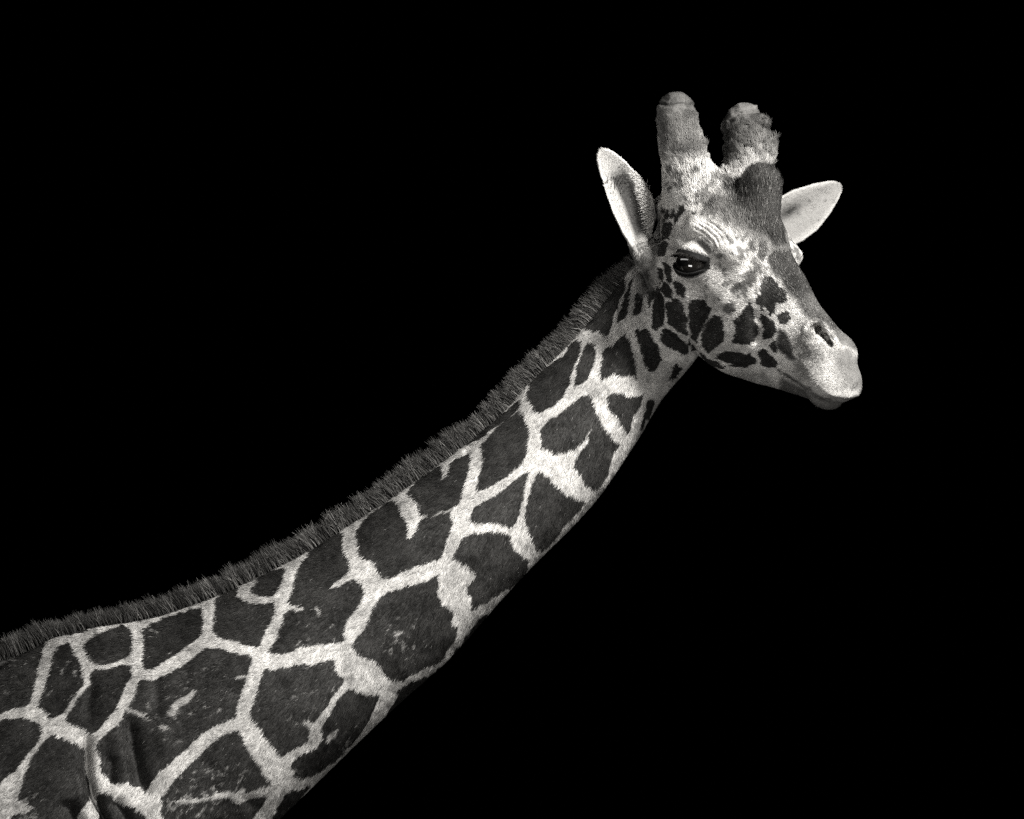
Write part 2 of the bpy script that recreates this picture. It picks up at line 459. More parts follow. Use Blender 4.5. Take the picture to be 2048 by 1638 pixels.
def surface():
    nx, ny, nz = len(AX) - 1, len(AY) - 1, len(AZ) - 1
    bx, by, bz = nx // 8, ny // 8, nz // 8
    I, J, K = np.meshgrid(np.arange(bx), np.arange(by), np.arange(bz), indexing='ij')
    I, J, K = I.ravel() * 8, J.ravel() * 8, K.ravel() * 8
    C = np.stack([AX[I + 4], AY[J + 4], AZ[K + 4]], 1)
    R = 0.5 * np.sqrt((AX[I + 8] - AX[I]) ** 2 + (AY[J + 8] - AY[J]) ** 2 + (AZ[K + 8] - AZ[K]) ** 2)
    keep = []
    for s in range(0, len(C), 200000):
        keep.append(np.abs(field(C[s:s + 200000])) < R[s:s + 200000] * 1.5 + 14)
    keep = np.concatenate(keep)
    I, J, K = I[keep], J[keep], K[keep]
    o = np.arange(9)
    oi, oj, ok = np.meshgrid(o, o, o, indexing='ij')
    oi, oj, ok = oi.ravel(), oj.ravel(), ok.ravel()
    corners = [(0, 0, 0), (1, 0, 0), (0, 1, 0), (1, 1, 0), (0, 0, 1), (1, 0, 1), (0, 1, 1), (1, 1, 1)]
    edges = [(0, 1), (2, 3), (4, 5), (6, 7), (0, 2), (1, 3), (4, 6), (5, 7), (0, 4), (1, 5), (2, 6), (3, 7)]
    cid = lambda i, j, k: (i.astype(np.int64) * (ny + 1) + j) * (nz + 1) + k
    vid, vpos, E = [], [], [[], [], []]
    CH = 400
    for s in range(0, len(I), CH):
        bi, bj, bk = I[s:s + CH], J[s:s + CH], K[s:s + CH]; n = len(bi)
        gi = (bi[:, None] + oi); gj = (bj[:, None] + oj); gk = (bk[:, None] + ok)
        P = np.stack([AX[gi.ravel()], AY[gj.ravel()], AZ[gk.ravel()]], 1)
        V = field(P).reshape(n, 9, 9, 9)
        sg = V < 0
        cnt = sum(sg[:, a:a + 8, b:b + 8, c:c + 8].astype(np.int8) for a, b, c in corners)
        m = (cnt > 0) & (cnt < 8)
        B, x, y, z = np.nonzero(m)
        if len(B) == 0: continue
        vals = np.stack([V[B, x + a, y + b, z + c] for a, b, c in corners], 1)
        X = bi[B] + x; Y = bj[B] + y; Z = bk[B] + z
        pos = np.stack([np.stack([AX[X + a], AY[Y + b], AZ[Z + c]], 1) for a, b, c in corners], 1)
        acc = np.zeros((len(B), 3)); num = np.zeros(len(B))
        for e0, e1 in edges:
            f0, f1 = vals[:, e0], vals[:, e1]
            cr = (f0 < 0) != (f1 < 0)
            t = np.where(cr, f0 / np.where(f0 == f1, 1, f0 - f1), 0)
            acc += cr[:, None] * (pos[:, e0] + t[:, None] * (pos[:, e1] - pos[:, e0])); num += cr
        vid.append(cid(X, Y, Z)); vpos.append(acc / num[:, None])
        for ax_, sl in enumerate(((slice(1, 9), slice(0, 8), slice(0, 8)), (slice(0, 8), slice(1, 9), slice(0, 8)), (slice(0, 8), slice(0, 8), slice(1, 9)))):
            s0 = sg[:, 0:8, 0:8, 0:8]; s1 = sg[(slice(None),) + sl]
            B, x, y, z = np.nonzero(s0 != s1)
            E[ax_].append(np.stack([bi[B] + x, bj[B] + y, bk[B] + z, s0[B, x, y, z]], 1))
    vid = np.concatenate(vid); vpos = np.concatenate(vpos)
    order = np.argsort(vid); vid = vid[order]; vpos = vpos[order]
    quads = []
    for ax_ in range(3):
        e = np.concatenate(E[ax_]); i, j, k, inside = e.T
        d = [(0, 1, 1), (0, 0, 1), (0, 0, 0), (0, 1, 0)] if ax_ == 0 else [(1, 0, 1), (1, 0, 0), (0, 0, 0), (0, 0, 1)] if ax_ == 1 else [(1, 1, 0), (0, 1, 0), (0, 0, 0), (1, 0, 0)]
        ok_ = np.ones(len(e), bool); idx = []
        for a, b, c in d:
            q = cid(i - a, j - b, k - c); p = np.clip(np.searchsorted(vid, q), 0, len(vid) - 1)
            ok_ &= vid[p] == q; idx.append(p)
        Q = np.stack(idx, 1); fl = inside == 1
        Q[~fl] = Q[~fl][:, ::-1]
        quads.append(Q[ok_])
    return vpos, np.concatenate(quads)

def keep_largest(V, Q):
    n = len(V); lab = np.arange(n)
    while True:
        m = lab[Q].min(1)
        new = lab.copy()
        for c in range(4): np.minimum.at(new, Q[:, c], m)
        new = new[new]
        if (new == lab).all(): break
        lab = new
    cnt = np.bincount(lab[Q[:, 0]]); best = cnt.argmax()
    Q = Q[lab[Q[:, 0]] == best]
    used = np.unique(Q); mp = np.full(n, -1); mp[used] = np.arange(len(used))
    return V[used], mp[Q]

V, Q = surface()
V, Q = keep_largest(V, Q)
# settle vertices on the surface and take the true normals
def grad(P, h=1.2):
    g = np.empty_like(P)
    for i in range(3):
        d = np.zeros(3); d[i] = h
        g[:, i] = field(P + d) - field(P - d)
    return g / (2 * h)
G = grad(V); F0 = field(V)
V = V - np.clip(F0 / (G * G).sum(1).clip(0.2), -1.2, 1.2)[:, None] * G
NRM = G / np.linalg.norm(G, axis=1)[:, None].clip(1e-6)

def mesh_obj(name, verts, faces, mat, parent, smooth=True):
    me = bpy.data.meshes.new(name)
    verts = np.asarray(verts, np.float32); faces = np.asarray(faces, np.int32)
    me.vertices.add(len(verts)); me.vertices.foreach_set('co', verts.ravel())
    k = faces.shape[1]
    me.loops.add(faces.size); me.loops.foreach_set('vertex_index', faces.ravel())
    me.polygons.add(len(faces)); me.polygons.foreach_set('loop_start', np.arange(0, faces.size, k, dtype=np.int32))
    me.update(calc_edges=True); me.validate()
    if smooth: me.shade_smooth()
    if mat: me.materials.append(mat)
    o = bpy.data.objects.new(name, me); COL.objects.link(o); o.parent = parent
    return o

giraffe = bpy.data.objects.new('giraffe', None)
COL.objects.link(giraffe)
giraffe['label'] = 'giraffe with dark patches and pale lines looking right against black'
giraffe['category'] = 'giraffe'

# ------------------------------------------------------------------ coat pattern
LIGHT, DARK = 0.58, 0.036
TONE = np.full((MH, MW), LIGHT, np.float32)     # albedo of the hairs
PEP = np.full((MH, MW), 0.0015, np.float32)       # share of hairs of the opposite shade

# body and shoulder beyond the traced part: loose cells
cr = np.random.default_rng(3)
cells = np.stack([cr.uniform(U0 - 50, 700, 60), cr.uniform(1250, V0 + MH + 50, 60)], 1)
for _ in range(3):
    for i in range(len(cells)):
        d = cells - cells[i]; r = np.hypot(*d.T) + 1e-6
        cells[i] -= (d / r[:, None] * np.clip(190 - r, 0, None)[:, None] * 0.25 * (r > 1)[:, None]).sum(0)
def voronoi(x0, x1, y0, y1):
    xx = np.arange(x0, x1)[None, :]; yy = np.arange(y0, y1)[:, None]
    d1 = np.full((y1 - y0, x1 - x0), 1e9, np.float32); d2 = d1.copy()
    for cx, cy in cells:
        d = np.hypot(xx - cx, yy - cy).astype(np.float32)
        d2 = np.minimum(d2, np.maximum(d, d1)); d1 = np.minimum(d1, d)
    return (d2 - d1) > 30
vx0, vy0 = U0, 1200
vor = voronoi(vx0, 760, vy0, V0 + MH)
TONE[vy0 - V0:, :760 - U0] = np.where(vor, DARK, LIGHT)
# clear the traced part of the neck
put(TONE, [(-45, 1250), (400, 1050), (900, 700), (1300, 380), (1800, 400), (1800, 900), (1300, 1000), (900, 1400), (640, 1640), (560, 1690), (-45, 1690)], LIGHT, 0)

NECK_PATCHES = [
 [(1256,550),(1254,576),(1242,602),(1232,625),(1227,648),(1221,666),(1211,672),(1201,660),(1187,662),(1176,656),(1170,652),(1174,635),(1195,611),(1225,580),(1252,551)],
 [(1271,550),(1264,582),(1260,609),(1256,627),(1248,639),(1237,645),(1236,635),(1242,617),(1250,598),(1258,572),(1267,551)],
 [(1281,576),(1291,584),(1289,609),(1281,625),(1267,629),(1270,609),(1273,590)],
 [(1267,525),(1281,531),(1277,537),(1270,533)],
 [(1076,744),(1108,722),(1133,708),(1140,695),(1150,680),(1161,676),(1166,682),(1164,697),(1158,715),(1154,727),(1144,752),(1137,774),(1130,791),(1110,810),(1081,827),(1071,823),(1061,805),(1054,791),(1061,771),(1068,754)],
 [(1180,682),(1195,690),(1195,705),(1189,730),(1180,752),(1170,764),(1150,771),(1150,758),(1156,734),(1164,711),(1174,687)],
 [(1252,662),(1260,676),(1271,705),(1273,730),(1279,756),(1268,748),(1254,747),(1244,752),(1234,746),(1221,750),(1207,756),(1201,748),(1205,715),(1211,695),(1229,689),(1240,672)],
 [(1271,654),(1297,654),(1305,672),(1316,688),(1332,703),(1322,725),(1313,744),(1301,744),(1291,725),(1283,693),(1275,670)],
 [(1352,722),(1390,724),(1372,744),(1352,757),(1340,760),(1348,742)],
 [(1183,786),(1191,810),(1200,837),(1213,859),(1225,871),(1242,891),(1230,903),(1225,928),(1218,947),(1203,969),(1191,981),(1174,972),(1164,954),(1149,935),(1154,915),(1164,901),(1178,881),(1181,872),(1174,876),(1160,890),(1150,900),(1134,902),(1110,908),(1098,898),(1083,896),(1086,879),(1081,862),(1095,842),(1120,825),(1144,805),(1164,793)],
 [(1225,782),(1249,786),(1266,791),(1291,783),(1283,813),(1269,832),(1259,871),(1249,857),(1240,837),(1222,820),(1218,803),(1214,791)],
 [(1299,797),(1315,800),(1304,826),(1291,848),(1281,858),(1287,837),(1293,813)],
 [(1039,820),(1049,832),(1061,854),(1059,879),(1056,908),(1049,925),(1022,947),(985,972),(954,984),(959,954),(966,930),(966,901),(963,888),(988,862),(1015,837)],
 [(1064,937),(1056,954),(1051,976),(1044,1006),(1037,1035),(1027,1057),(1007,1052),(993,1045),(966,1045),(941,1046),(946,1018),(959,1006),(985,994),(1012,976),(1037,954)],
 [(1081,940),(1095,950),(1112,967),(1125,984),(1137,991),(1161,998),(1178,1001),(1156,1025),(1134,1047),(1112,1077),(1095,1096),(1081,1103),(1069,1086),(1056,1062),(1051,1033),(1056,996),(1066,962)],
 [(982,1060),(1001,1062),(1021,1070),(1028,1092),(1043,1109),(1063,1123),(1055,1138),(1041,1160),(1016,1177),(992,1189),(967,1206),(943,1223),(945,1202),(937,1182),(936,1170),(950,1155),(953,1143),(940,1131),(918,1125),(904,1114),(921,1092),(923,1074),(945,1067)],
 [(945,905),(943,928),(936,955),(927,977),(926,1001),(911,1013),(901,1030),(909,1048),(899,1070),(892,1099),(884,1116),(855,1126),(830,1133),(804,1145),(777,1157),(760,1150),(752,1128),(738,1121),(723,1114),(716,1094),(713,1070),(718,1052),(738,1033),(772,1006),(791,996),(801,1021),(813,1035),(818,1055),(816,1072),(822,1077),(835,1060),(840,1043),(857,1028),(843,1030),(835,1006),(821,991),(816,982),(833,965),(860,943),(882,930),(892,933),(889,950),(884,962),(899,945),(904,923),(923,911)],
 [(930,880),(1000,830),(1035,803),(1042,800),(1046,812),(1010,842),(960,880),(935,893)],
 [(876,1146),(881,1164),(876,1185),(883,1205),(901,1215),(910,1227),(903,1247),(920,1251),(913,1276),(896,1300),(881,1325),(847,1337),(822,1347),(810,1361),(793,1361),(774,1352),(766,1337),(749,1320),(734,1315),(715,1303),(703,1288),(720,1269),(734,1254),(744,1222),(754,1203),(766,1188),(803,1173),(847,1164),(866,1154)],
 [(1012,1225),(980,1262),(944,1300),(912,1335),(884,1360),(855,1385),(825,1408),(796,1432),(771,1440),(783,1413),(798,1391),(793,1381),(817,1366),(866,1344),(891,1327),(920,1290),(935,1266),(952,1244),(976,1222)],
 [(640,1075),(665,1060),(691,1062),(689,1085),(690,1105),(703,1127),(698,1146),(676,1161),(661,1176),(681,1171),(708,1154),(720,1161),(732,1178),(727,1200),(708,1225),(693,1247),(691,1281),(671,1283),(647,1287),(615,1289),(590,1298),(568,1308),(537,1305),(554,1281),(566,1251),(573,1220),(612,1217),(607,1211),(576,1210),(588,1181),(593,1156),(603,1129),(617,1112),(630,1090)],
 [(520,1152),(560,1135),(577,1137),(570,1159),(558,1178),(555,1189),(526,1193),(508,1185),(504,1180),(510,1170)],
 [(443,1190),(465,1178),(482,1172),(478,1196),(504,1205),(533,1205),(555,1200),(553,1229),(538,1251),(526,1291),(506,1293),(484,1283),(460,1280),(433,1269),(431,1249),(435,1227),(431,1207)],
 [(357,1227),(387,1220),(409,1212),(413,1237),(409,1264),(396,1281),(372,1295),(345,1315),(318,1332),(299,1337),(289,1327),(294,1303),(291,1281),(286,1261),(313,1244)],
 [(416,1293),(443,1293),(474,1303),(499,1308),(511,1320),(499,1344),(494,1369),(484,1388),(479,1418),(477,1433),(454,1439),(425,1453),(396,1476),(378,1494),(359,1509),(339,1529),(325,1537),(312,1554),(302,1574),(299,1581),(287,1570),(273,1568),(260,1556),(242,1562),(229,1564),(219,1550),(211,1539),(205,1523),(207,1504),(199,1492),(205,1474),(217,1463),(234,1451),(250,1433),(258,1415),(266,1404),(273,1392),(281,1369),(287,1355),(310,1358),(330,1350),(360,1335),(385,1318),(400,1305)],
 [(536,1330),(552,1338),(573,1332),(605,1324),(632,1326),(652,1318),(671,1312),(673,1338),(677,1347),(693,1351),(685,1369),(669,1390),(657,1406),(646,1422),(634,1440),(626,1465),(616,1482),(593,1494),(564,1511),(556,1498),(538,1476),(529,1463),(519,1445),(503,1433),(507,1412),(517,1384),(523,1361)],
 [(705,1371),(734,1388),(764,1386),(756,1400),(747,1425),(732,1452),(715,1476),(695,1496),(681,1513),(652,1535),(622,1550),(605,1554),(587,1550),(597,1535),(581,1529),(593,1513),(616,1500),(640,1490),(648,1466),(640,1455),(661,1427),(671,1406),(683,1388)],
 [(478,1453),(487,1463),(495,1484),(507,1505),(521,1525),(532,1550),(552,1566),(530,1574),(495,1582),(466,1578),(441,1580),(417,1590),(388,1593),(364,1591),(340,1604),(322,1595),(339,1574),(355,1554),(368,1541),(388,1521),(405,1505),(427,1484),(448,1466),(466,1459)],
 [(330,1600),(364,1596),(395,1598),(430,1592),(470,1590),(475,1600),(540,1585),(530,1605),(515,1625),(500,1645),(480,1680),(350,1680),(340,1640),(325,1615)],
 [(577,1580),(604,1573),(625,1565),(600,1600),(560,1640),(545,1640),(555,1615)],
 [(94,1288),(86,1313),(82,1336),(78,1360),(74,1379),(66,1407),(49,1412),(23,1418),(-2,1428),(-60,1440),(-60,1340),(0,1310),(50,1285),(85,1280)],
 [(117,1289),(145,1286),(154,1301),(164,1321),(172,1340),(176,1352),(172,1368),(162,1379),(150,1397),(141,1412),(125,1428),(105,1432),(102,1422),(90,1414),(80,1410),(88,1391),(96,1368),(102,1340),(109,1313)],
 [(182,1276),(211,1264),(242,1252),(260,1252),(270,1264),(268,1287),(268,1305),(258,1313),(230,1325),(205,1330),(188,1321),(178,1309),(168,1291)],
 [(125,1266),(152,1258),(188,1258),(168,1266),(141,1272)],
 [(215,1336),(242,1328),(268,1325),(271,1346),(262,1362),(252,1381),(244,1405),(225,1430),(205,1453),(189,1465),(174,1453),(164,1446),(137,1440),(145,1416),(162,1391),(176,1373),(186,1366),(184,1348),(195,1334)],
 [(-60,1450),(0,1440),(23,1433),(49,1430),(66,1435),(86,1445),(94,1459),(86,1478),(72,1494),(57,1511),(39,1537),(20,1548),(0,1575),(-60,1600)],
 [(115,1463),(135,1474),(156,1482),(176,1488),(172,1506),(176,1533),(184,1562),(187,1584),(176,1607),(164,1623),(160,1640),(150,1700),(10,1700),(25,1640),(35,1622),(58,1620),(76,1611),(58,1596),(31,1597),(43,1578),(55,1548),(64,1525),(78,1500),(92,1480),(105,1468)],
 [(207,1574),(234,1588),(250,1601),(273,1607),(287,1617),(305,1640),(340,1720),(215,1700),(205,1640),(197,1592)],
]
pr = np.random.default_rng(5)
for i, p in enumerate(NECK_PATCHES):
    put(TONE, p, DARK * pr.uniform(0.85, 1.2), 1)
# crest strip next to the mane
CREST = [(0, 1325), (100, 1268), (290, 1243)]
# pale cracks and spurs that enter the patches
for pts, w0, w1 in (
    ([(905, 1018), (885, 1024), (868, 1030)], 1.4, 1.0), ([(262, 1412), (280, 1422), (304, 1434)], 4.5, 2), ([(350, 1420), (362, 1402), (380, 1395), (392, 1382)], 8, 5),
    ([(330, 1448), (340, 1452)], 4, 3), ([(640, 1445), (630, 1460), (628, 1478)], 8, 9), ([(612, 1440), (628, 1448)], 3, 6), ([(664, 1468), (655, 1480)], 5, 3), ([(678, 1455), (668, 1468)], 2, 4),
    ([(490, 1576), (470, 1590), (480, 1597)], 5, 5), ([(465, 1580), (500, 1588), (545, 1572)], 3, 7), ([(370, 1596), (420, 1592)], 5, 3), ([(90, 1468), (110, 1455)], 3, 4),
    ([(95, 1476), (75, 1498), (58, 1530), (45, 1545)], 2, 6), ([(55, 1550), (45, 1580), (30, 1605)], 1.5, 5), ([(146, 1412), (160, 1390), (178, 1369), (186, 1364)], 4.5, 1.6),
    ([(188, 1326), (196, 1328)], 4, 4), ([(204, 1334), (216, 1332)], 3, 3), ([(482, 1190), (494, 1172), (510, 1165)], 3, 5), ([(790, 1266), (806, 1262)], 3, 2), ([(1176, 868), (1183, 858)], 1.2, 0.8),
    ([(636, 1215), (642, 1228)], 3, 2), ([(480, 1352), (490, 1350)], 4, 3)):
    stroke(TONE, pts, w0, w1, LIGHT * 0.85, 0.9, 2.5)
# scuffed fur inside the lower patches
sc_n = noise_map(7, 31) + 0.7 * noise_map(3, 32)
for u, v, r, th in ((800, 1275, 42, 1.6), (625, 1420, 46, 1.25), (680, 1480, 40, 1.35), (395, 1390, 60, 1.6), (330, 1440, 40, 1.6), (430, 1590, 70, 1.2), (360, 1610, 50, 1.4), (60, 1620, 50, 1.3), (180, 1350, 24, 1.5), (150, 1345, 60, 2.0), (640, 1290, 60, 1.9), (310, 1265, 40, 2.1), (20, 1330, 60, 2.0)):
    y0, y1, x0, x1 = v - r - V0, v + r - V0, u - r - U0, u + r - U0
    yy, xx = np.mgrid[-r:r, -r:r]
    k = np.clip(1 - np.hypot(yy, xx) / r, 0, 1)
    m = np.clip((sc_n[y0:y1, x0:x1] + k * 1.1 - th - 0.7) * 1.6, 0, 0.55)
    TONE[y0:y1, x0:x1] = TONE[y0:y1, x0:x1] * (1 - m) + 0.42 * m

# ---- head
HL = 0.68
put(TONE, [(1300, 170), (1570, 170), (1570, 340), (1730, 650), (1740, 820), (1560, 800), (1400, 740), (1330, 720), (1296, 640), (1300, 440)], HL, 0)
# temple and fold behind the cheek: their shade painted in as grey
put(TONE, [(1240, 440), (1330, 400), (1332, 450), (1316, 520), (1312, 600), (1296, 600), (1262, 540), (1240, 500)], 0.24, 1, 3)
for i in range(8):
    o = i / 7
    stroke(TONE, [(1272 + 40 * o, 500 - 8 * o), (1288 + 34 * o, 505 - 24 * o), (1303 + 20 * o, 475 - 40 * o), (1310 + 20 * o, 436 - 16 * o)], 1.2, 0.8, 0.5, 0.6, 2)
stroke(TONE, [(1290, 545), (1300, 575), (1304, 600)], 9, 3, 0.07, 0.9, 5)  # deeper shade painted into the fold
# jaw line and chin
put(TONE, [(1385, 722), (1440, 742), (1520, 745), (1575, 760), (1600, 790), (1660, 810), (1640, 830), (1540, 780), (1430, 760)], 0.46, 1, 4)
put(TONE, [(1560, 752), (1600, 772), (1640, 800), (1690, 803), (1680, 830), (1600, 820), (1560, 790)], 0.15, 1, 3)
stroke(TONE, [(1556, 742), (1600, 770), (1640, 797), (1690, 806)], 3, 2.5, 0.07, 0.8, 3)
# horns
put(TONE, [(1300, 175), (1400, 175), (1405, 250), (1412, 300), (1390, 330), (1345, 320), (1318, 300)], 0.10, 1, 12)
put(TONE, [(1330, 230), (1372, 230), (1385, 300), (1340, 300)], 0.20, 1, 10, 0.7)
put(TONE, [(1435, 200), (1560, 200), (1560, 300), (1540, 340), (1455, 345), (1445, 290)], 0.09, 1, 8)
put(TONE, [(1490, 270), (1548, 260), (1548, 330), (1490, 335)], 0.17, 1, 10, 0.8)
put(TONE, [(1478, 300), (1545, 300), (1545, 345), (1478, 350)], 0.40, 1, 8, 0.9)
put(TONE, [(1305, 185), (1340, 178), (1395, 186), (1392, 206), (1360, 209), (1310, 208)], 0.11, 1, 2)
put(TONE, [(1452, 215), (1490, 200), (1525, 215), (1522, 222), (1490, 220), (1460, 240)], 0.15, 1, 2)
stroke(TONE, [(1306, 206), (1335, 210), (1365, 207), (1388, 208), (1398, 226)], 2.5, 2.5, 0.05, 0.9, 3)
stroke(TONE, [(1468, 222), (1462, 250), (1472, 280)], 5, 3, 0.07, 0.7, 5)
stroke(TONE, [(1470, 224), (1500, 219), (1522, 224)], 3, 3, 0.09, 0.6, 4)
stroke(TONE, [(1331, 192), (1335, 196)], 6, 6, 0.03, 1, 3)
stroke(TONE, [(1318, 225), (1326, 260), (1330, 320)], 7, 6, 0.15, 0.6, 7)  # unlit left edge of the near horn, shade painted in
stroke(TONE, [(1455, 290), (1468, 315)], 9, 7, 0.13, 0.7, 7)
# dark crown: middle horn, tuft beside it, bridge of the nose
put(TONE, [(1488, 352), (1498, 336), (1530, 330), (1570, 335), (1572, 440), (1600, 500), (1640, 575), (1690, 645), (1725, 705), (1700, 705), (1668, 672), (1640, 646), (1612, 640), (1598, 622), (1586, 598), (1566, 584), (1560, 562), (1540, 548), (1536, 520), (1545, 500), (1530, 478), (1508, 470), (1490, 452), (1478, 430), (1462, 418), (1480, 395)], 0.050, 1, 4)
put(TONE, [(1448, 366), (1470, 360), (1490, 372), (1484, 398), (1460, 396), (1444, 385)], 0.055, 1, 3)
put(TONE, [(1478, 395), (1500, 380), (1498, 430), (1482, 420)], 0.04, 1, 4, 0.8)
put(TONE, [(1400, 400), (1445, 390), (1480, 420), (1500, 465), (1470, 470), (1430, 440), (1405, 430)], 0.17, 1, 8, 0.85)
put(TONE, [(1450, 395), (1500, 400), (1530, 480), (1545, 520), (1520, 500), (1490, 470), (1462, 440)], 0.075, 1, 6, 0.8)
put(TONE, [(1535, 512), (1572, 504), (1590, 530), (1580, 545), (1560, 548), (1545, 545), (1533, 530)], 0.055, 1, 2)
put(TONE, [(1592, 585), (1640, 590), (1672, 640), (1640, 640), (1604, 622)], 0.10, 1, 8, 0.8)
stroke(TONE, [(1545, 500), (1575, 498)], 6, 4, 0.30, 0.5, 8)
HEAD_PATCHES = [
 [(1327,450),(1341,448),(1344,451),(1344,463),(1338,476),(1330,479),(1326,475)], [(1326,486),(1335,485),(1335,494),(1330,508),(1323,510),(1319,505),(1323,494)],
 [(1338,422),(1338,437),(1332,444),(1329,438),(1333,426)], [(1349,422),(1351,434),(1345,438),(1342,432)], [(1361,416),(1368,415),(1367,429),(1358,438),(1349,453),(1355,432)], [(1326,413),(1332,419),(1327,426)],
 [(1327,526),(1335,529),(1341,541),(1345,555),(1342,566),(1336,560),(1333,544)], [(1317,535),(1326,542),(1327,555),(1325,564),(1320,554)],
 [(1352,564),(1363,570),(1370,579),(1367,596),(1358,589),(1351,577)], [(1329,567),(1338,571),(1344,583),(1341,596),(1333,592),(1326,579)],
 [(1319,572),(1323,582),(1328,600),(1329,619),(1329,648),(1322,654),(1315,660),(1309,651),(1307,639),(1309,616),(1313,595)],
 [(1345,598),(1356,602),(1366,611),(1367,623),(1372,636),(1375,651),(1375,668),(1363,663),(1353,654),(1343,648),(1340,642),(1338,626),(1335,610),(1345,605)],
 [(1384,604),(1398,602),(1407,605),(1416,613),(1422,619),(1417,630),(1408,648),(1400,665),(1395,686),(1386,671),(1382,654),(1381,639),(1380,619)],
 [(1429,632),(1439,636),(1445,648),(1447,665),(1445,683),(1433,693),(1420,704),(1413,695),(1406,689),(1407,668),(1414,651)],
 [(1496,608),(1492,622),(1482,633),(1470,643),(1473,660),(1467,668),(1468,682),(1482,686),(1498,686),(1507,677),(1502,660),(1504,642),(1508,636),(1504,622),(1502,611)],
 [(1448,705),(1463,706),(1486,709),(1495,709),(1483,721),(1471,727),(1452,721),(1435,717)], [(1498,711),(1510,720),(1508,728),(1489,733),(1471,733),(1457,731),(1474,727)],
 [(1403,706),(1416,714),(1435,724),(1452,734),(1445,737),(1423,728),(1411,720)], [(1381,677),(1389,695),(1400,711),(1400,717),(1389,706),(1381,690)],
 [(1334,660),(1348,665),(1362,676),(1375,686),(1376,701),(1369,706),(1351,696),(1337,689),(1325,682),(1328,668)], [(1313,575),(1312,590),(1303,608),(1299,618),(1301,595)],
 [(1514,592),(1520,596),(1524,609),(1525,621),(1518,618),(1514,606)], [(1530,558),(1544,562),(1555,579),(1565,586),(1570,599),(1563,609),(1549,606),(1548,623),(1541,632),(1532,616),(1523,599),(1523,576)],
 [(1521,630),(1534,639),(1548,650),(1548,664),(1539,674),(1527,679),(1528,660),(1521,643)], [(1505,641),(1512,655),(1514,669),(1509,679),(1504,671),(1502,655)],
 [(1561,630),(1574,628),(1578,642),(1569,649),(1559,646),(1555,636)], [(1525,699),(1534,706),(1542,716),(1552,725),(1549,732),(1537,734),(1524,727),(1517,710)], [(1539,693),(1550,683),(1553,706),(1546,703)],
]
def grow(p, d):
    p = np.asarray(p, float); c = p.mean(0); r = p - c
    return c + r * (1 + d / np.linalg.norm(r, axis=1, keepdims=True).clip(3))
for p in HEAD_PATCHES:
    put(TONE, grow(p, 3.3), DARK * pr.uniform(0.9, 1.2), 0)
put(TONE, [(1552,656),(1574,668),(1581,690),(1590,724),(1577,721),(1564,707),(1552,700),(1553,683),(1552,674)], 0.06, 1, 2)
for p, a in (([(1488,546),(1509,539),(1512,558),(1504,569),(1484,581),(1470,590),(1460,583),(1470,570),(1491,563)], 0.8), ([(1495,488),(1507,483),(1509,498),(1500,504)], 0.9), ([(1516,486),(1530,484),(1534,505),(1521,527),(1514,512)], 0.9),
             ([(1479,505),(1484,514),(1481,525)], 0.8), ([(1435,595),(1442,597),(1439,604)], 0.9), ([(1473,607),(1471,619),(1466,627),(1457,630),(1448,623),(1448,614),(1457,605)], 0.85), ([(1392, 484), (1412, 480), (1428, 505), (1420, 512), (1402, 500)], 0.75)):  # last shape: soft shade above the eye, painted into the tone
    put(TONE, grow(p, 1.5), 0.075, 1, 2, min(1, a + 0.1))
# tear line under the eye
for i in range(14):
    x, y = 1416 - 0.4 * i + pr.normal(0, 2), 545 + i * 4
    stroke(TONE, [(x, y), (x + 1, y + 4)], 1.3, 1.1, 0.12, 0.7, 1.5)
# spots at the foot of the near horn and over the brow
for _ in range(70):
    x = pr.uniform(1336, 1450); y = pr.uniform(320, 430)
    if (x - 1340) * 0.25 + 320 > y or x > 1350 + (y - 300) * 1.1: continue
    r = pr.uniform(1.2, 4.0)
    stroke(TONE, [(x, y), (x - 1, y + r * pr.uniform(0.5, 2))], r, r * 0.7, 0.10, 0.8, 2)
for x, y in ((1386, 428), (1402, 432), (1376, 410), (1410, 412), (1394, 395), (1352, 372), (1358, 356), (1342, 380)):
    stroke(TONE, [(x, y), (x + 3, y + 1)], 3.5, 3, 0.06, 0.9, 2)
# mottled cheek and mottled horns
mo = noise_map(13, 61) + 0.8 * noise_map(5, 62)
for poly_, th_, am_ in (([(1430, 470), (1530, 480), (1540, 560), (1500, 610), (1440, 600), (1425, 540)], 0.55, 0.75), ([(1380, 330), (1470, 350), (1500, 460), (1400, 440), (1350, 420), (1340, 330)], 0.5, 0.7),
                        ([(1580, 620), (1720, 690), (1725, 780), (1600, 760)], 0.7, 0.45), ([(1310, 200), (1400, 200), (1410, 330), (1330, 330)], 0.2, 0.4), ([(1440, 210), (1555, 210), (1550, 330), (1455, 330)], 0.2, 0.45)):
    sy, sx, m_ = poly_mask(poly_, 1)
    f_ = blur(m_.astype(np.float32), 6) * np.clip((mo[sy, sx] - th_) * 1.4, 0, 1) * am_
    TONE[sy, sx] = TONE[sy, sx] * (1 - f_) + 0.08 * f_
# muzzle greys
put(TONE, [(1590, 700), (1620, 690), (1700, 690), (1740, 760), (1710, 815), (1640, 790), (1580, 750)], 0.31, 1, 6, 0.9)
put(TONE, [(1660, 700), (1706, 706), (1728, 770), (1690, 772), (1664, 745)], 0.17, 1, 8)
put(TONE, [(1590, 655), (1612, 640), (1640, 650), (1612, 690), (1606, 715), (1590, 700)], 0.36, 1, 6, 0.7)
stroke(TONE, [(1604, 690), (1613, 705)], 3, 2, 0.1, 0.8, 3)
put(TONE, [(1668, 650), (1690, 660), (1712, 692), (1670, 692)], 0.12, 1, 4)
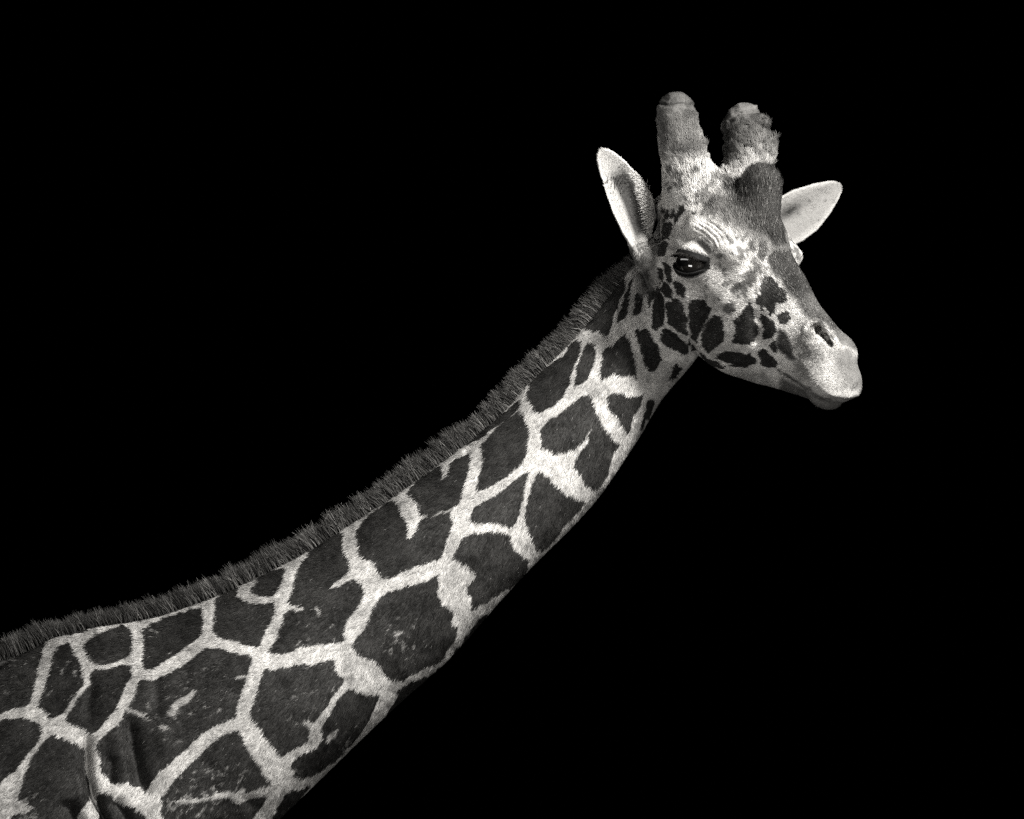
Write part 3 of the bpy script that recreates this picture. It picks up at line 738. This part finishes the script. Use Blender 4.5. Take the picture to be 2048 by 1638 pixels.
# salt and pepper
put(PEP, [(1400, 390), (1450, 350), (1570, 340), (1600, 500), (1700, 650), (1700, 690), (1600, 660), (1540, 560), (1480, 560), (1440, 600), (1470, 480), (1400, 440)], 0.20, 1, 10)
put(PEP, [(1490, 340), (1565, 335), (1575, 440), (1620, 540), (1700, 650), (1660, 650), (1590, 580), (1555, 520), (1500, 440)], 0.05, 1, 6)
put(PEP, [(1330, 330), (1450, 340), (1440, 430), (1340, 430)], 0.16, 1, 10)
put(PEP, [(1320, 420), (1500, 420), (1500, 690), (1400, 700), (1320, 600)], 0.03, 1, 10)
put(PEP, [(1570, 640), (1720, 680), (1728, 790), (1600, 770)], 0.20, 1, 8)
# hide texture: soft mottling of every patch
TONE *= (1 + 0.13 * noise_map(34, 41) + 0.10 * noise_map(11, 42) + 0.06 * noise_map(4, 43)).clip(0.5, 1.6)
WX, WY = noise_map(9, 51) * 1.1 + noise_map(4, 53) * 0.8, noise_map(9, 52) * 1.1 + noise_map(4, 54) * 0.8

EAR_SPOTS = [(1647, 378), (1654, 400), (1597, 425), (1620, 400), (1640, 440)]
def hide_tone(P, jig=True):
    """albedo and pepper share of the hair rooted at P (mm); far side mirrors the near side"""
    a, b, c = to_head(P)
    x, y, z = P[:, 0].copy(), P[:, 1], P[:, 2].copy()
    S, t = neck_coords(P)
    isneck = (a < -215) | (x < 180)
    mir = (b > np.where(a > 270, 48, 14)) & ~isneck & ~((c > 105) & (a < -20))
    if mir.any():
        M = HO + a[mir, None] * Fv - b[mir, None] * Lv + c[mir, None] * Uv
        x[mir] = M[:, 0]; z[mir] = M[:, 2]
    if jig:
        dx, dz = look(WX, x, z), look(WY, x, z)
        x = x + dx; z = z + dz
    tone = look(TONE, x, z); pep = look(PEP, x, z)
    # eyes: black naked skin round the lids
    for sgn in (-1, 1):
        n, h, w = eye_axes(sgn)
        d = np.stack([a, b, c], 1) - np.array([EYE_C[0], sgn * EYE_C[1], EYE_C[2]])
        X, Y = d @ h, d @ w
        near = (np.linalg.norm(d, axis=1) < EYE_R + 22) & (d @ n > -6)
        up = 28.0 * (1 - np.clip(np.abs(X + 0) / 57, 0, 1) ** 2) - 0.05 * X
        dn = -30.0 * (1 - np.clip(np.abs(X - 1) / 55, 0, 1) ** 2) - 0.14 * X
        e = np.maximum(np.maximum(Y - up, dn - Y), np.abs(X) - 48)
        k = np.clip(0.5 - e / 5.0, 0, 1) * near
        tone = tone * (1 - k) + 0.006 * k; pep = pep * (1 - k)
    # nostril lining
    for sgn in (-1, 1):
        A, Bp = NOSE_A.copy(), NOSE_B.copy(); A[1] = sgn * abs(A[1]); Bp[1] = sgn * abs(Bp[1])
        if sgn > 0: A = A + (0, 12, -14); Bp = Bp + (-8, 12, -14)
        s = capsule(np.stack([a, b, c], 1), A, Bp, 12.5, 9)
        k = np.clip((1.5 - s) / 2, 0, 1)
        tone = tone * (1 - k) + 0.008 * k
    # ears
    for E, wid, bend, far in ((EAR_N, 47, 12, False), (EAR_F, 50, 6, True)):
        ex, ey, ez = ear_coords(P, E)
        m = (ex > 0.10) & (ex < 1.05) & (np.abs(ey) < 62) & (np.abs(ez) < 60)
        m &= (P[:, 0] < 1304 - 1024) if not far else (P[:, 0] > 1555 - 1024)
        yy = (ey - bend * np.sin(np.pi * np.clip(ex, 0, 1))) / wid
        w = np.interp(np.clip(ex, 0, 1), EARW[:, 0], EARW[:, 1])
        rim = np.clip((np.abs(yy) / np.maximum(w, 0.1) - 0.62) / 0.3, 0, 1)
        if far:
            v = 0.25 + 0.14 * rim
            cav = np.exp(-((yy + 0.30) / 0.22) ** 2 - ((ex - 0.50) / 0.14) ** 2)  # shaded hollow next to the head, painted dark
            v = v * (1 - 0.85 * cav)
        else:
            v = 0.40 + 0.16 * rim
            cav = np.clip((0.46 - np.abs(yy - 0.10)) / 0.2, 0, 1) * np.clip((ex - 0.10) / 0.08, 0, 1) * np.clip((0.80 - ex) / 0.10, 0, 1)  # dark inner skin, deepened with painted shade in the hollow
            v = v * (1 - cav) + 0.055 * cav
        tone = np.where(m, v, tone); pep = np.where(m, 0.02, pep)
        if far:
            for u_, v_ in EAR_SPOTS:
                k = np.hypot(P[:, 0] - u_ + 1024, P[:, 2] - 819 + v_) < 2.6
                tone = np.where(m & k, 0.12, tone)
    return tone, pep

# ------------------------------------------------------------------ materials
def new_mat(name):
    m = bpy.data.materials.new(name); m.use_nodes = True
    nt = m.node_tree; nt.nodes.clear()
    return m, nt, nt.nodes.new('ShaderNodeOutputMaterial')
WARM = (1.0, 0.975, 0.935)
def tone_rgb(nt, src):
    cmb = nt.nodes.new('ShaderNodeVectorMath'); cmb.operation = 'SCALE'
    cmb.inputs[0].default_value = WARM
    nt.links.new(src, cmb.inputs['Scale'])
    return cmb.outputs[0]

def hide_material():
    m, nt, out = new_mat('hide')
    at = nt.nodes.new('ShaderNodeAttribute'); at.attribute_name = 'tone'
    b = nt.nodes.new('ShaderNodeBsdfPrincipled')
    nt.links.new(tone_rgb(nt, at.outputs['Fac']), b.inputs['Base Color'])
    b.inputs['Roughness'].default_value = 0.62
    b.inputs['Specular IOR Level'].default_value = 0.12
    tc = nt.nodes.new('ShaderNodeTexCoord')
    nz = nt.nodes.new('ShaderNodeTexNoise'); nz.inputs['Scale'].default_value = 160; nz.inputs['Detail'].default_value = 4
    nt.links.new(tc.outputs['Object'], nz.inputs['Vector'])
    bp = nt.nodes.new('ShaderNodeBump'); bp.inputs['Strength'].default_value = 0.35; bp.inputs['Distance'].default_value = 0.004
    nt.links.new(nz.outputs['Fac'], bp.inputs['Height']); nt.links.new(bp.outputs[0], b.inputs['Normal'])
    nt.links.new(b.outputs[0], out.inputs[0])
    return m

def hair_material(name, rough=0.5, spec=0.25):
    m, nt, out = new_mat(name)
    at = nt.nodes.new('ShaderNodeAttribute'); at.attribute_name = 'tone'
    an = nt.nodes.new('ShaderNodeAttribute'); an.attribute_name = 'lie'
    b = nt.nodes.new('ShaderNodeBsdfPrincipled')
    nt.links.new(tone_rgb(nt, at.outputs['Fac']), b.inputs['Base Color'])
    nt.links.new(an.outputs['Vector'], b.inputs['Normal'])
    b.inputs['Roughness'].default_value = rough
    b.inputs['Specular IOR Level'].default_value = 0.0
    nt.links.new(b.outputs[0], out.inputs[0])
    return m
M_HIDE = hide_material()
M_FUR = hair_material('short_fur')
M_MANE = hair_material('mane_hair', 0.45, 0.35)

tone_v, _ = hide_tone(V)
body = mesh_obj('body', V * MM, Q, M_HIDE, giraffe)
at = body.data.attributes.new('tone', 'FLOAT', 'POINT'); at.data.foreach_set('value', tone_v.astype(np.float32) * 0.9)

def hair_obj(name, pts, radii, tone, lie, mat, parent):
    """pts (n, k, 3) in mm, radii (k,) or (n, k) mm"""
    n, k, _ = pts.shape
    hc = bpy.data.hair_curves.new(name)
    hc.add_curves([k] * n)
    hc.attributes['position'].data.foreach_set('vector', (pts * MM).astype(np.float32).ravel())
    ra = hc.attributes.get('radius') or hc.attributes.new('radius', 'FLOAT', 'POINT')
    ra.data.foreach_set('value', (np.broadcast_to(radii, (n, k)) * MM).astype(np.float32).ravel())
    a = hc.attributes.new('tone', 'FLOAT', 'CURVE'); a.data.foreach_set('value', tone.astype(np.float32))
    a = hc.attributes.new('lie', 'FLOAT_VECTOR', 'CURVE'); a.data.foreach_set('vector', lie.astype(np.float32).ravel())
    hc.materials.append(mat)
    o = bpy.data.objects.new(name, hc); COL.objects.link(o); o.parent = parent
    return o

def unit(v): return v / np.linalg.norm(v, axis=-1, keepdims=True).clip(1e-9)

# ------------------------------------------------------------------ short fur over the whole hide
def sample_surface(n):
    tri = np.concatenate([Q[:, [0, 1, 2]], Q[:, [0, 2, 3]]])
    A, B, C = V[tri[:, 0]], V[tri[:, 1]], V[tri[:, 2]]
    ar = 0.5 * np.linalg.norm(np.cross(B - A, C - A), axis=1)
    ctr = (A + B + C) / 3; nr = NRM[tri].mean(1)
    w = np.where(nr[:, 1] < 0.25, 1.0, 0.30)
    w = np.where((ctr[:, 0] > 250) & (ctr[:, 2] > 20), w * 2.3, w)
    w = np.where((ctr[:, 0] < -1100) | (ctr[:, 2] < -900), 0.12 * w, w)
    cum = np.cumsum(ar * w); pick = np.searchsorted(cum, rng.uniform(0, cum[-1], n))
    pick = np.clip(pick, 0, len(tri) - 1)
    r1 = np.sqrt(rng.uniform(size=n)); r2 = rng.uniform(size=n)
    wa, wb, wc = (1 - r1)[:, None], (r1 * (1 - r2))[:, None], (r1 * r2)[:, None]
    T = tri[pick]
    P = V[T[:, 0]] * wa + V[T[:, 1]] * wb + V[T[:, 2]] * wc
    N = unit(NRM[T[:, 0]] * wa + NRM[T[:, 1]] * wb + NRM[T[:, 2]] * wc)
    return P, N

def fur(n):
    P, N = sample_surface(n)
    a, b, c = to_head(P); H3 = np.stack([a, b, c], 1)
    S, t = neck_coords(P); Sc = np.clip(S, 1, NS - 2)
    ii = np.arange(NS)
    tang = np.stack([np.interp(Sc, ii, np.gradient(CX)), np.zeros(n), np.interp(Sc, ii, np.gradient(CZ))], 1)
    flow = unit(tang) + np.array([0, 0, -0.25])
    length = np.full(n, 8.5); tilt = np.full(n, 0.30)
    onhead = np.clip((a + 190) / 60, 0, 1) * (P[:, 0] > 270)
    hf = -Fv[None, :] + Uv[None, :] * np.clip(c / 90, -0.5, 0.9)[:, None] + Lv[None, :] * (np.sign(b) * 0.25)[:, None]
    flow = flow * (1 - onhead)[:, None] + unit(hf) * onhead[:, None]
    length = length * (1 - onhead) + 5.0 * onhead
    crown = np.clip((c - 70) / 50, 0, 1) * onhead * np.clip((120 - a) / 60, 0, 1)
    length += 6 * crown; tilt += 0.20 * crown
    for Hn in (HORN_N, HORN_F):
        d0 = capsule(H3, Hn[0], Hn[2], 40, 40)
        k = np.clip(1 - d0 / 26, 0, 1) * (c > 105)
        ax = unit(Hn[2] - Hn[0]); wd = ax[0] * Fv + ax[1] * Lv + ax[2] * Uv
        sw = np.stack([look(WX, P[:, 0] * 0.5, P[:, 2] * 0.5)] * 3, 1) * np.array([0.22, 0, 0.1])
        flow = flow * (1 - k)[:, None] + (wd + sw) * k[:, None]
        length += 4 * k
        # smooth caps of bare skin
        tip = (H3 - Hn[2]) @ ax
        length = np.where(k > 0.3, length * np.clip((6 - tip) / 34, 0.15, 1), length)
    d0 = capsule(H3, MED[0], MED[1], 40, 40); k = np.clip(1 - d0 / 22, 0, 1) * (c > 95)
    flow = flow * (1 - k)[:, None] + (Uv - 0.5 * Fv) * k[:, None]; length += 4 * k
    for E in (EAR_N, EAR_F):
        ex, ey, ez = ear_coords(P, E)
        m = (ex > 0.08) & (np.abs(ey) < 62) & (np.abs(ez) < 60) & ((P[:, 0] < 280) if E is EAR_N else (P[:, 0] > 531))
        flow = np.where(m[:, None], E[2][None, :], flow); length = np.where(m, 4.5, length); tilt = np.where(m, 0.15, tilt)
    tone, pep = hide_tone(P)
    naked = tone < 0.02
    length = np.where(naked, 0.8, length)
    # muzzle: velvet
    mz = np.clip((a - 280) / 60, 0, 1); length = length * (1 - 0.45 * mz)
    flip = rng.uniform(size=n) < pep
    tone = np.where(flip, np.where(tone > 0.2, 0.10, 0.24), tone)
    tone = tone * np.exp(rng.normal(0, 0.08, n))
    flow = flow + rng.normal(0, 0.11, (n, 3)) + np.stack([look(WX, P[:, 0], P[:, 2]), np.zeros(n), look(WY, P[:, 0], P[:, 2])], 1) * 0.14
    flow = unit(flow - N * (flow * N).sum(1)[:, None])
    length = length * rng.uniform(0.65, 1.25, n)
    tl = tilt * rng.uniform(0.6, 1.4, n)
    P0 = P - N * 0.6
    P1 = P + flow * (length * 0.5)[:, None] + N * (length * 0.55 * tl)[:, None]
    P2 = P + flow * length[:, None] + N * (length * 0.75 * tl)[:, None]
    pts = np.stack([P0, P1, P2], 1)
    wv = np.stack([look(WX, P[:, 0], P[:, 2]), np.zeros(n), look(WY, P[:, 0], P[:, 2])], 1)
    lie = unit(N + flow * 0.15 + wv * 0.07 + rng.normal(0, 0.08, (n, 3)))
    r0 = np.where(P[:, 0] > 250, 0.29, 0.38) 
    rad = r0[:, None] * np.array([1.0, 0.85, 0.25])
    o = hair_obj('coat', pts, rad, np.clip(tone, 0.008, 0.9), lie, M_FUR, giraffe)
    o['kind'] = 'stuff'
    return o
fur(560000)

# ------------------------------------------------------------------ mane
def mane(n):
    s = rng.uniform(19, 300, n)
    cl = np.round(s / 1.1 + rng.normal(0, 0.40, n)) * 1.1           # clumps
    s = s * 0.42 + cl * 0.58
    s = np.clip(s, 15, 310)
    hsh = np.random.default_rng(91).normal(size=400)
    ci = (cl / 1.1).astype(int) % 400
    ii = np.arange(NS)
    y0 = np.interp(s, ii, nk[:, 5]); w = np.interp(s, ii, nk[:, 4]) * 0.70
    dy = rng.normal(0, 8, n).clip(-17, 17)
    tt = np.sqrt(1 - (dy / w).clip(-0.9, 0.9) ** 2)
    tx, tz, bx, bz = (np.interp(s, ii, q) for q in (TOPX, TOPZ, BOTX, BOTZ))
    cx, cz = (tx + bx) / 2, (tz + bz) / 2
    R = np.stack([cx + (tx - cx) * tt, y0 + dy, cz + (tz - cz) * tt], 1)
    tg = unit(np.stack([np.interp(s, ii, np.gradient(TOPX)), np.zeros(n), np.interp(s, ii, np.gradient(TOPZ))], 1))
    up = np.stack([tg[:, 2], np.zeros(n), -tg[:, 0]], 1)
    up *= np.sign(up[:, 2])[:, None]
    L = np.interp(s, [15, 30, 60, 110, 200, 250, 310], [16, 29, 32, 32, 37, 34, 29]) * (1 + 0.09 * hsh[ci] + 0.10 * np.interp(s, np.arange(0, 400, 9.0), hsh[:45])) * np.where(rng.uniform(size=n) < 0.05, 1.25, rng.triangular(0.45, 1.0, 1.15, n))
    lean = 0.05 * hsh[(ci * 7) % 400] + 0.12 * np.interp(s, np.arange(0, 400, 7.0), hsh[60:118]) + rng.normal(0, 0.13, n)
    lat = dy / 34 + rng.normal(0, 0.09, n)
    d1 = unit(up + tg * (lean + 0.10)[:, None] + np.stack([np.zeros(n), lat, np.zeros(n)], 1) + np.array([0, 0, 0.25]))
    d2 = unit(d1 + tg * (0.15 + 0.8 * lean)[:, None] + rng.normal(0, 0.06, (n, 3)))
    P = np.stack([R - d1 * 4, R + d1 * (L * 0.35)[:, None], R + d1 * (L * 0.4)[:, None] + d2 * (L * 0.3)[:, None], R + d1 * (L * 0.4)[:, None] + d2 * (L * 0.6)[:, None]], 1)
    tone = 0.062 * np.exp(rng.normal(0, 0.45, n) + 0.30 * hsh[(ci * 3) % 400]) + 0.02 * (rng.uniform(size=n) < 0.1)
    lie = unit(np.stack([rng.normal(0, 0.3, n), np.full(n, -1.0), 0.25 + rng.normal(0, 0.3, n)], 1))
    o = hair_obj('mane', P, np.array([0.45, 0.45, 0.38, 0.12]), tone, lie, M_MANE, giraffe)
    o['kind'] = 'stuff'
mane(46000)

# ------------------------------------------------------------------ eyes
def eye_material():
    m, nt, out = new_mat('eyeball')
    tc = nt.nodes.new('ShaderNodeTexCoord')
    sep = nt.nodes.new('ShaderNodeSeparateXYZ'); nt.links.new(tc.outputs['Object'], sep.inputs[0])
    def math_(op, a, b=None):
        n = nt.nodes.new('ShaderNodeMath'); n.operation = op
        for i, v in enumerate((a, b)):
            if v is None: continue
            if isinstance(v, (int, float)): n.inputs[i].default_value = v
            else: nt.links.new(v, n.inputs[i])
        return n.outputs[0]
    x = math_('DIVIDE', sep.outputs['X'], EYE_R * MM * 0.42); y = math_('DIVIDE', sep.outputs['Y'], EYE_R * MM * 0.24)
    r = math_('SQRT', math_('ADD', math_('MULTIPLY', x, x), math_('MULTIPLY', y, y)))
    rp = nt.nodes.new('ShaderNodeValToRGB'); nt.links.new(math_('MULTIPLY', r, 0.3), rp.inputs[0])
    e = rp.color_ramp.elements; e[0].position = 0.28; e[0].color = (0.003, 0.003, 0.003, 1); e[1].position = 0.36; e[1].color = (0.011, 0.010, 0.009, 1)
    q = e.new(0.75); q.color = (0.006, 0.0055, 0.005, 1); q = e.new(0.9); q.color = (0.004, 0.004, 0.004, 1)
    b = nt.nodes.new('ShaderNodeBsdfPrincipled'); nt.links.new(rp.outputs[0], b.inputs['Base Color'])
    b.inputs['Roughness'].default_value = 0.05; b.inputs['IOR'].default_value = 1.6
    b.inputs['Coat Weight'].default_value = 1.0; b.inputs['Coat Roughness'].default_value = 0.02
    nt.links.new(b.outputs[0], out.inputs[0])
    return m
M_EYE = eye_material()
M_LASH, nt_, out_ = new_mat('lash')
b_ = nt_.nodes.new('ShaderNodeBsdfPrincipled'); b_.inputs['Base Color'].default_value = (0.012, 0.011, 0.010, 1); b_.inputs['Roughness'].default_value = 0.4
nt_.links.new(b_.outputs[0], out_.inputs[0])
for sgn in (-1, 1):
    n, h, w = eye_axes(sgn)
    W3 = lambda v: v[0] * Fv + v[1] * Lv + v[2] * Uv
    ctr = from_head(EYE_C[0], sgn * EYE_C[1], EYE_C[2])
    nu, nv = 48, 32
    vs, fs = [], []
    for j in range(nv + 1):
        th = math.pi * j / nv
        for i in range(nu):
            ph = 2 * math.pi * i / nu
            # local z looks out of the socket, cornea bulges a little
            r = EYE_R * (1 + 0.055 * math.exp(-(th / 0.55) ** 2))
            vs.append((r * math.sin(th) * math.cos(ph), r * math.sin(th) * math.sin(ph), r * math.cos(th)))
    for j in range(nv):
        for i in range(nu):
            fs.append((j * nu + i, (j + 1) * nu + i, (j + 1) * nu + (i + 1) % nu, j * nu + (i + 1) % nu))
    eye = mesh_obj('eye', np.array(vs) * MM, fs, M_EYE, giraffe)
    X, Y, Z = W3(h), W3(w), W3(n)
    if np.dot(np.cross(X, Y), Z) < 0: X = -X
    M = Matrix(((X[0], Y[0], Z[0], ctr[0] * MM), (X[1], Y[1], Z[1], ctr[1] * MM), (X[2], Y[2], Z[2], ctr[2] * MM), (0, 0, 0, 1)))
    eye.matrix_local = M
    eye['label'] = 'dark glossy eye'
    # lashes along the upper lid
    k = 110
    xx = rng.uniform(-30, 32, k)
    up = 22.5 * (1 - np.clip(np.abs(xx + 2) / 43, 0, 1) ** 2) - 1.0 - 0.05 * xx
    zz = np.sqrt(np.clip((EYE_R + 4) ** 2 - xx ** 2 - up ** 2, 1, None))
    base = ctr + xx[:, None] * W3(h) + up[:, None] * W3(w) + zz[:, None] * W3(n)
    L = rng.uniform(9, 17, k)[:, None]
    d = unit(W3(n)[None, :] * 1.0 + W3(w)[None, :] * -0.25 + W3(h)[None, :] * (xx / 60)[:, None] + rng.normal(0, 0.10, (k, 3)))
    P = np.stack([base, base + d * L * 0.5 - np.array([0, 0, 1.2]), base + d * L - np.array([0, 0, 1.0])], 1)
    lo = hair_obj('eyelashes', P, np.array([0.5, 0.4, 0.12]), np.full(k, 0.012), np.tile(W3(n), (k, 1)), M_LASH, giraffe)

# ------------------------------------------------------------------ pale fringe inside the near ear, chin hairs
def ear_fringe(E, wid, bend, n):
    base, L, e1, e2, e3 = E
    x = rng.uniform(0.10, 0.70, n)
    w = np.interp(x, EARW[:, 0], EARW[:, 1]) * wid
    y = bend * np.sin(np.pi * x) + w * rng.uniform(0.68, 0.97, n)
    kk = np.abs(y - bend * np.sin(np.pi * x) * (1 - 0.2 * x)) / wid
    z = 27 * (kk * kk * 1.25 - 0.35) * np.sqrt(1 - 0.75 * x) - 15.6 * x * (1 - x) + 3
    R = base + (x * L)[:, None] * e1 + y[:, None] * e2 + z[:, None] * e3
    d = unit(-e2 * 0.9 + e3 * 0.35 + e1 * 0.25 + rng.normal(0, 0.30, (n, 3)))
    Lh = (rng.uniform(6, 24, n) * np.interp(x, [0.1, 0.25, 0.5, 0.7], [0.6, 1, 1, 0.3]))[:, None]
    d2 = unit(d - e3 * 0.3 + e1 * 0.1)
    P = np.stack([R - e3 * 3, R + d * Lh * 0.5, R + d * Lh * 0.5 + d2 * Lh * 0.5], 1)
    hair_obj('ear_hair', P, np.array([0.3, 0.25, 0.08]), rng.uniform(0.6, 0.85, n), unit(np.tile(e3 + np.array([0.25, -0.3, 0.35]), (n, 1)) + rng.normal(0, 0.2, (n, 3))), M_FUR, giraffe)['kind'] = 'stuff'
ear_fringe(EAR_N, 47, 12, 1300)
def whiskers(n):
    a = rng.uniform(345, 385, n); c = np.interp(a, HA, BOT) + rng.uniform(-2, 22, n)
    b = rng.uniform(-34, 10, n)
    R = HO + a[:, None] * Fv + b[:, None] * Lv + c[:, None] * Uv
    d = unit(-Uv * 0.9 + Lv * np.sign(b)[:, None] * 0.25 + Fv * 0.3 + rng.normal(0, 0.25, (n, 3)))
    L = rng.uniform(6, 15, n)[:, None]
    P = np.stack([R, R + d * L * 0.5, R + d * L + np.array([0, 0, -1.5])], 1)
    hair_obj('whiskers', P, np.array([0.2, 0.16, 0.08]), rng.uniform(0.1, 0.4, n), np.tile([0.0, -1.0, 0.2], (n, 1)), M_FUR, giraffe)['kind'] = 'stuff'
whiskers(60)
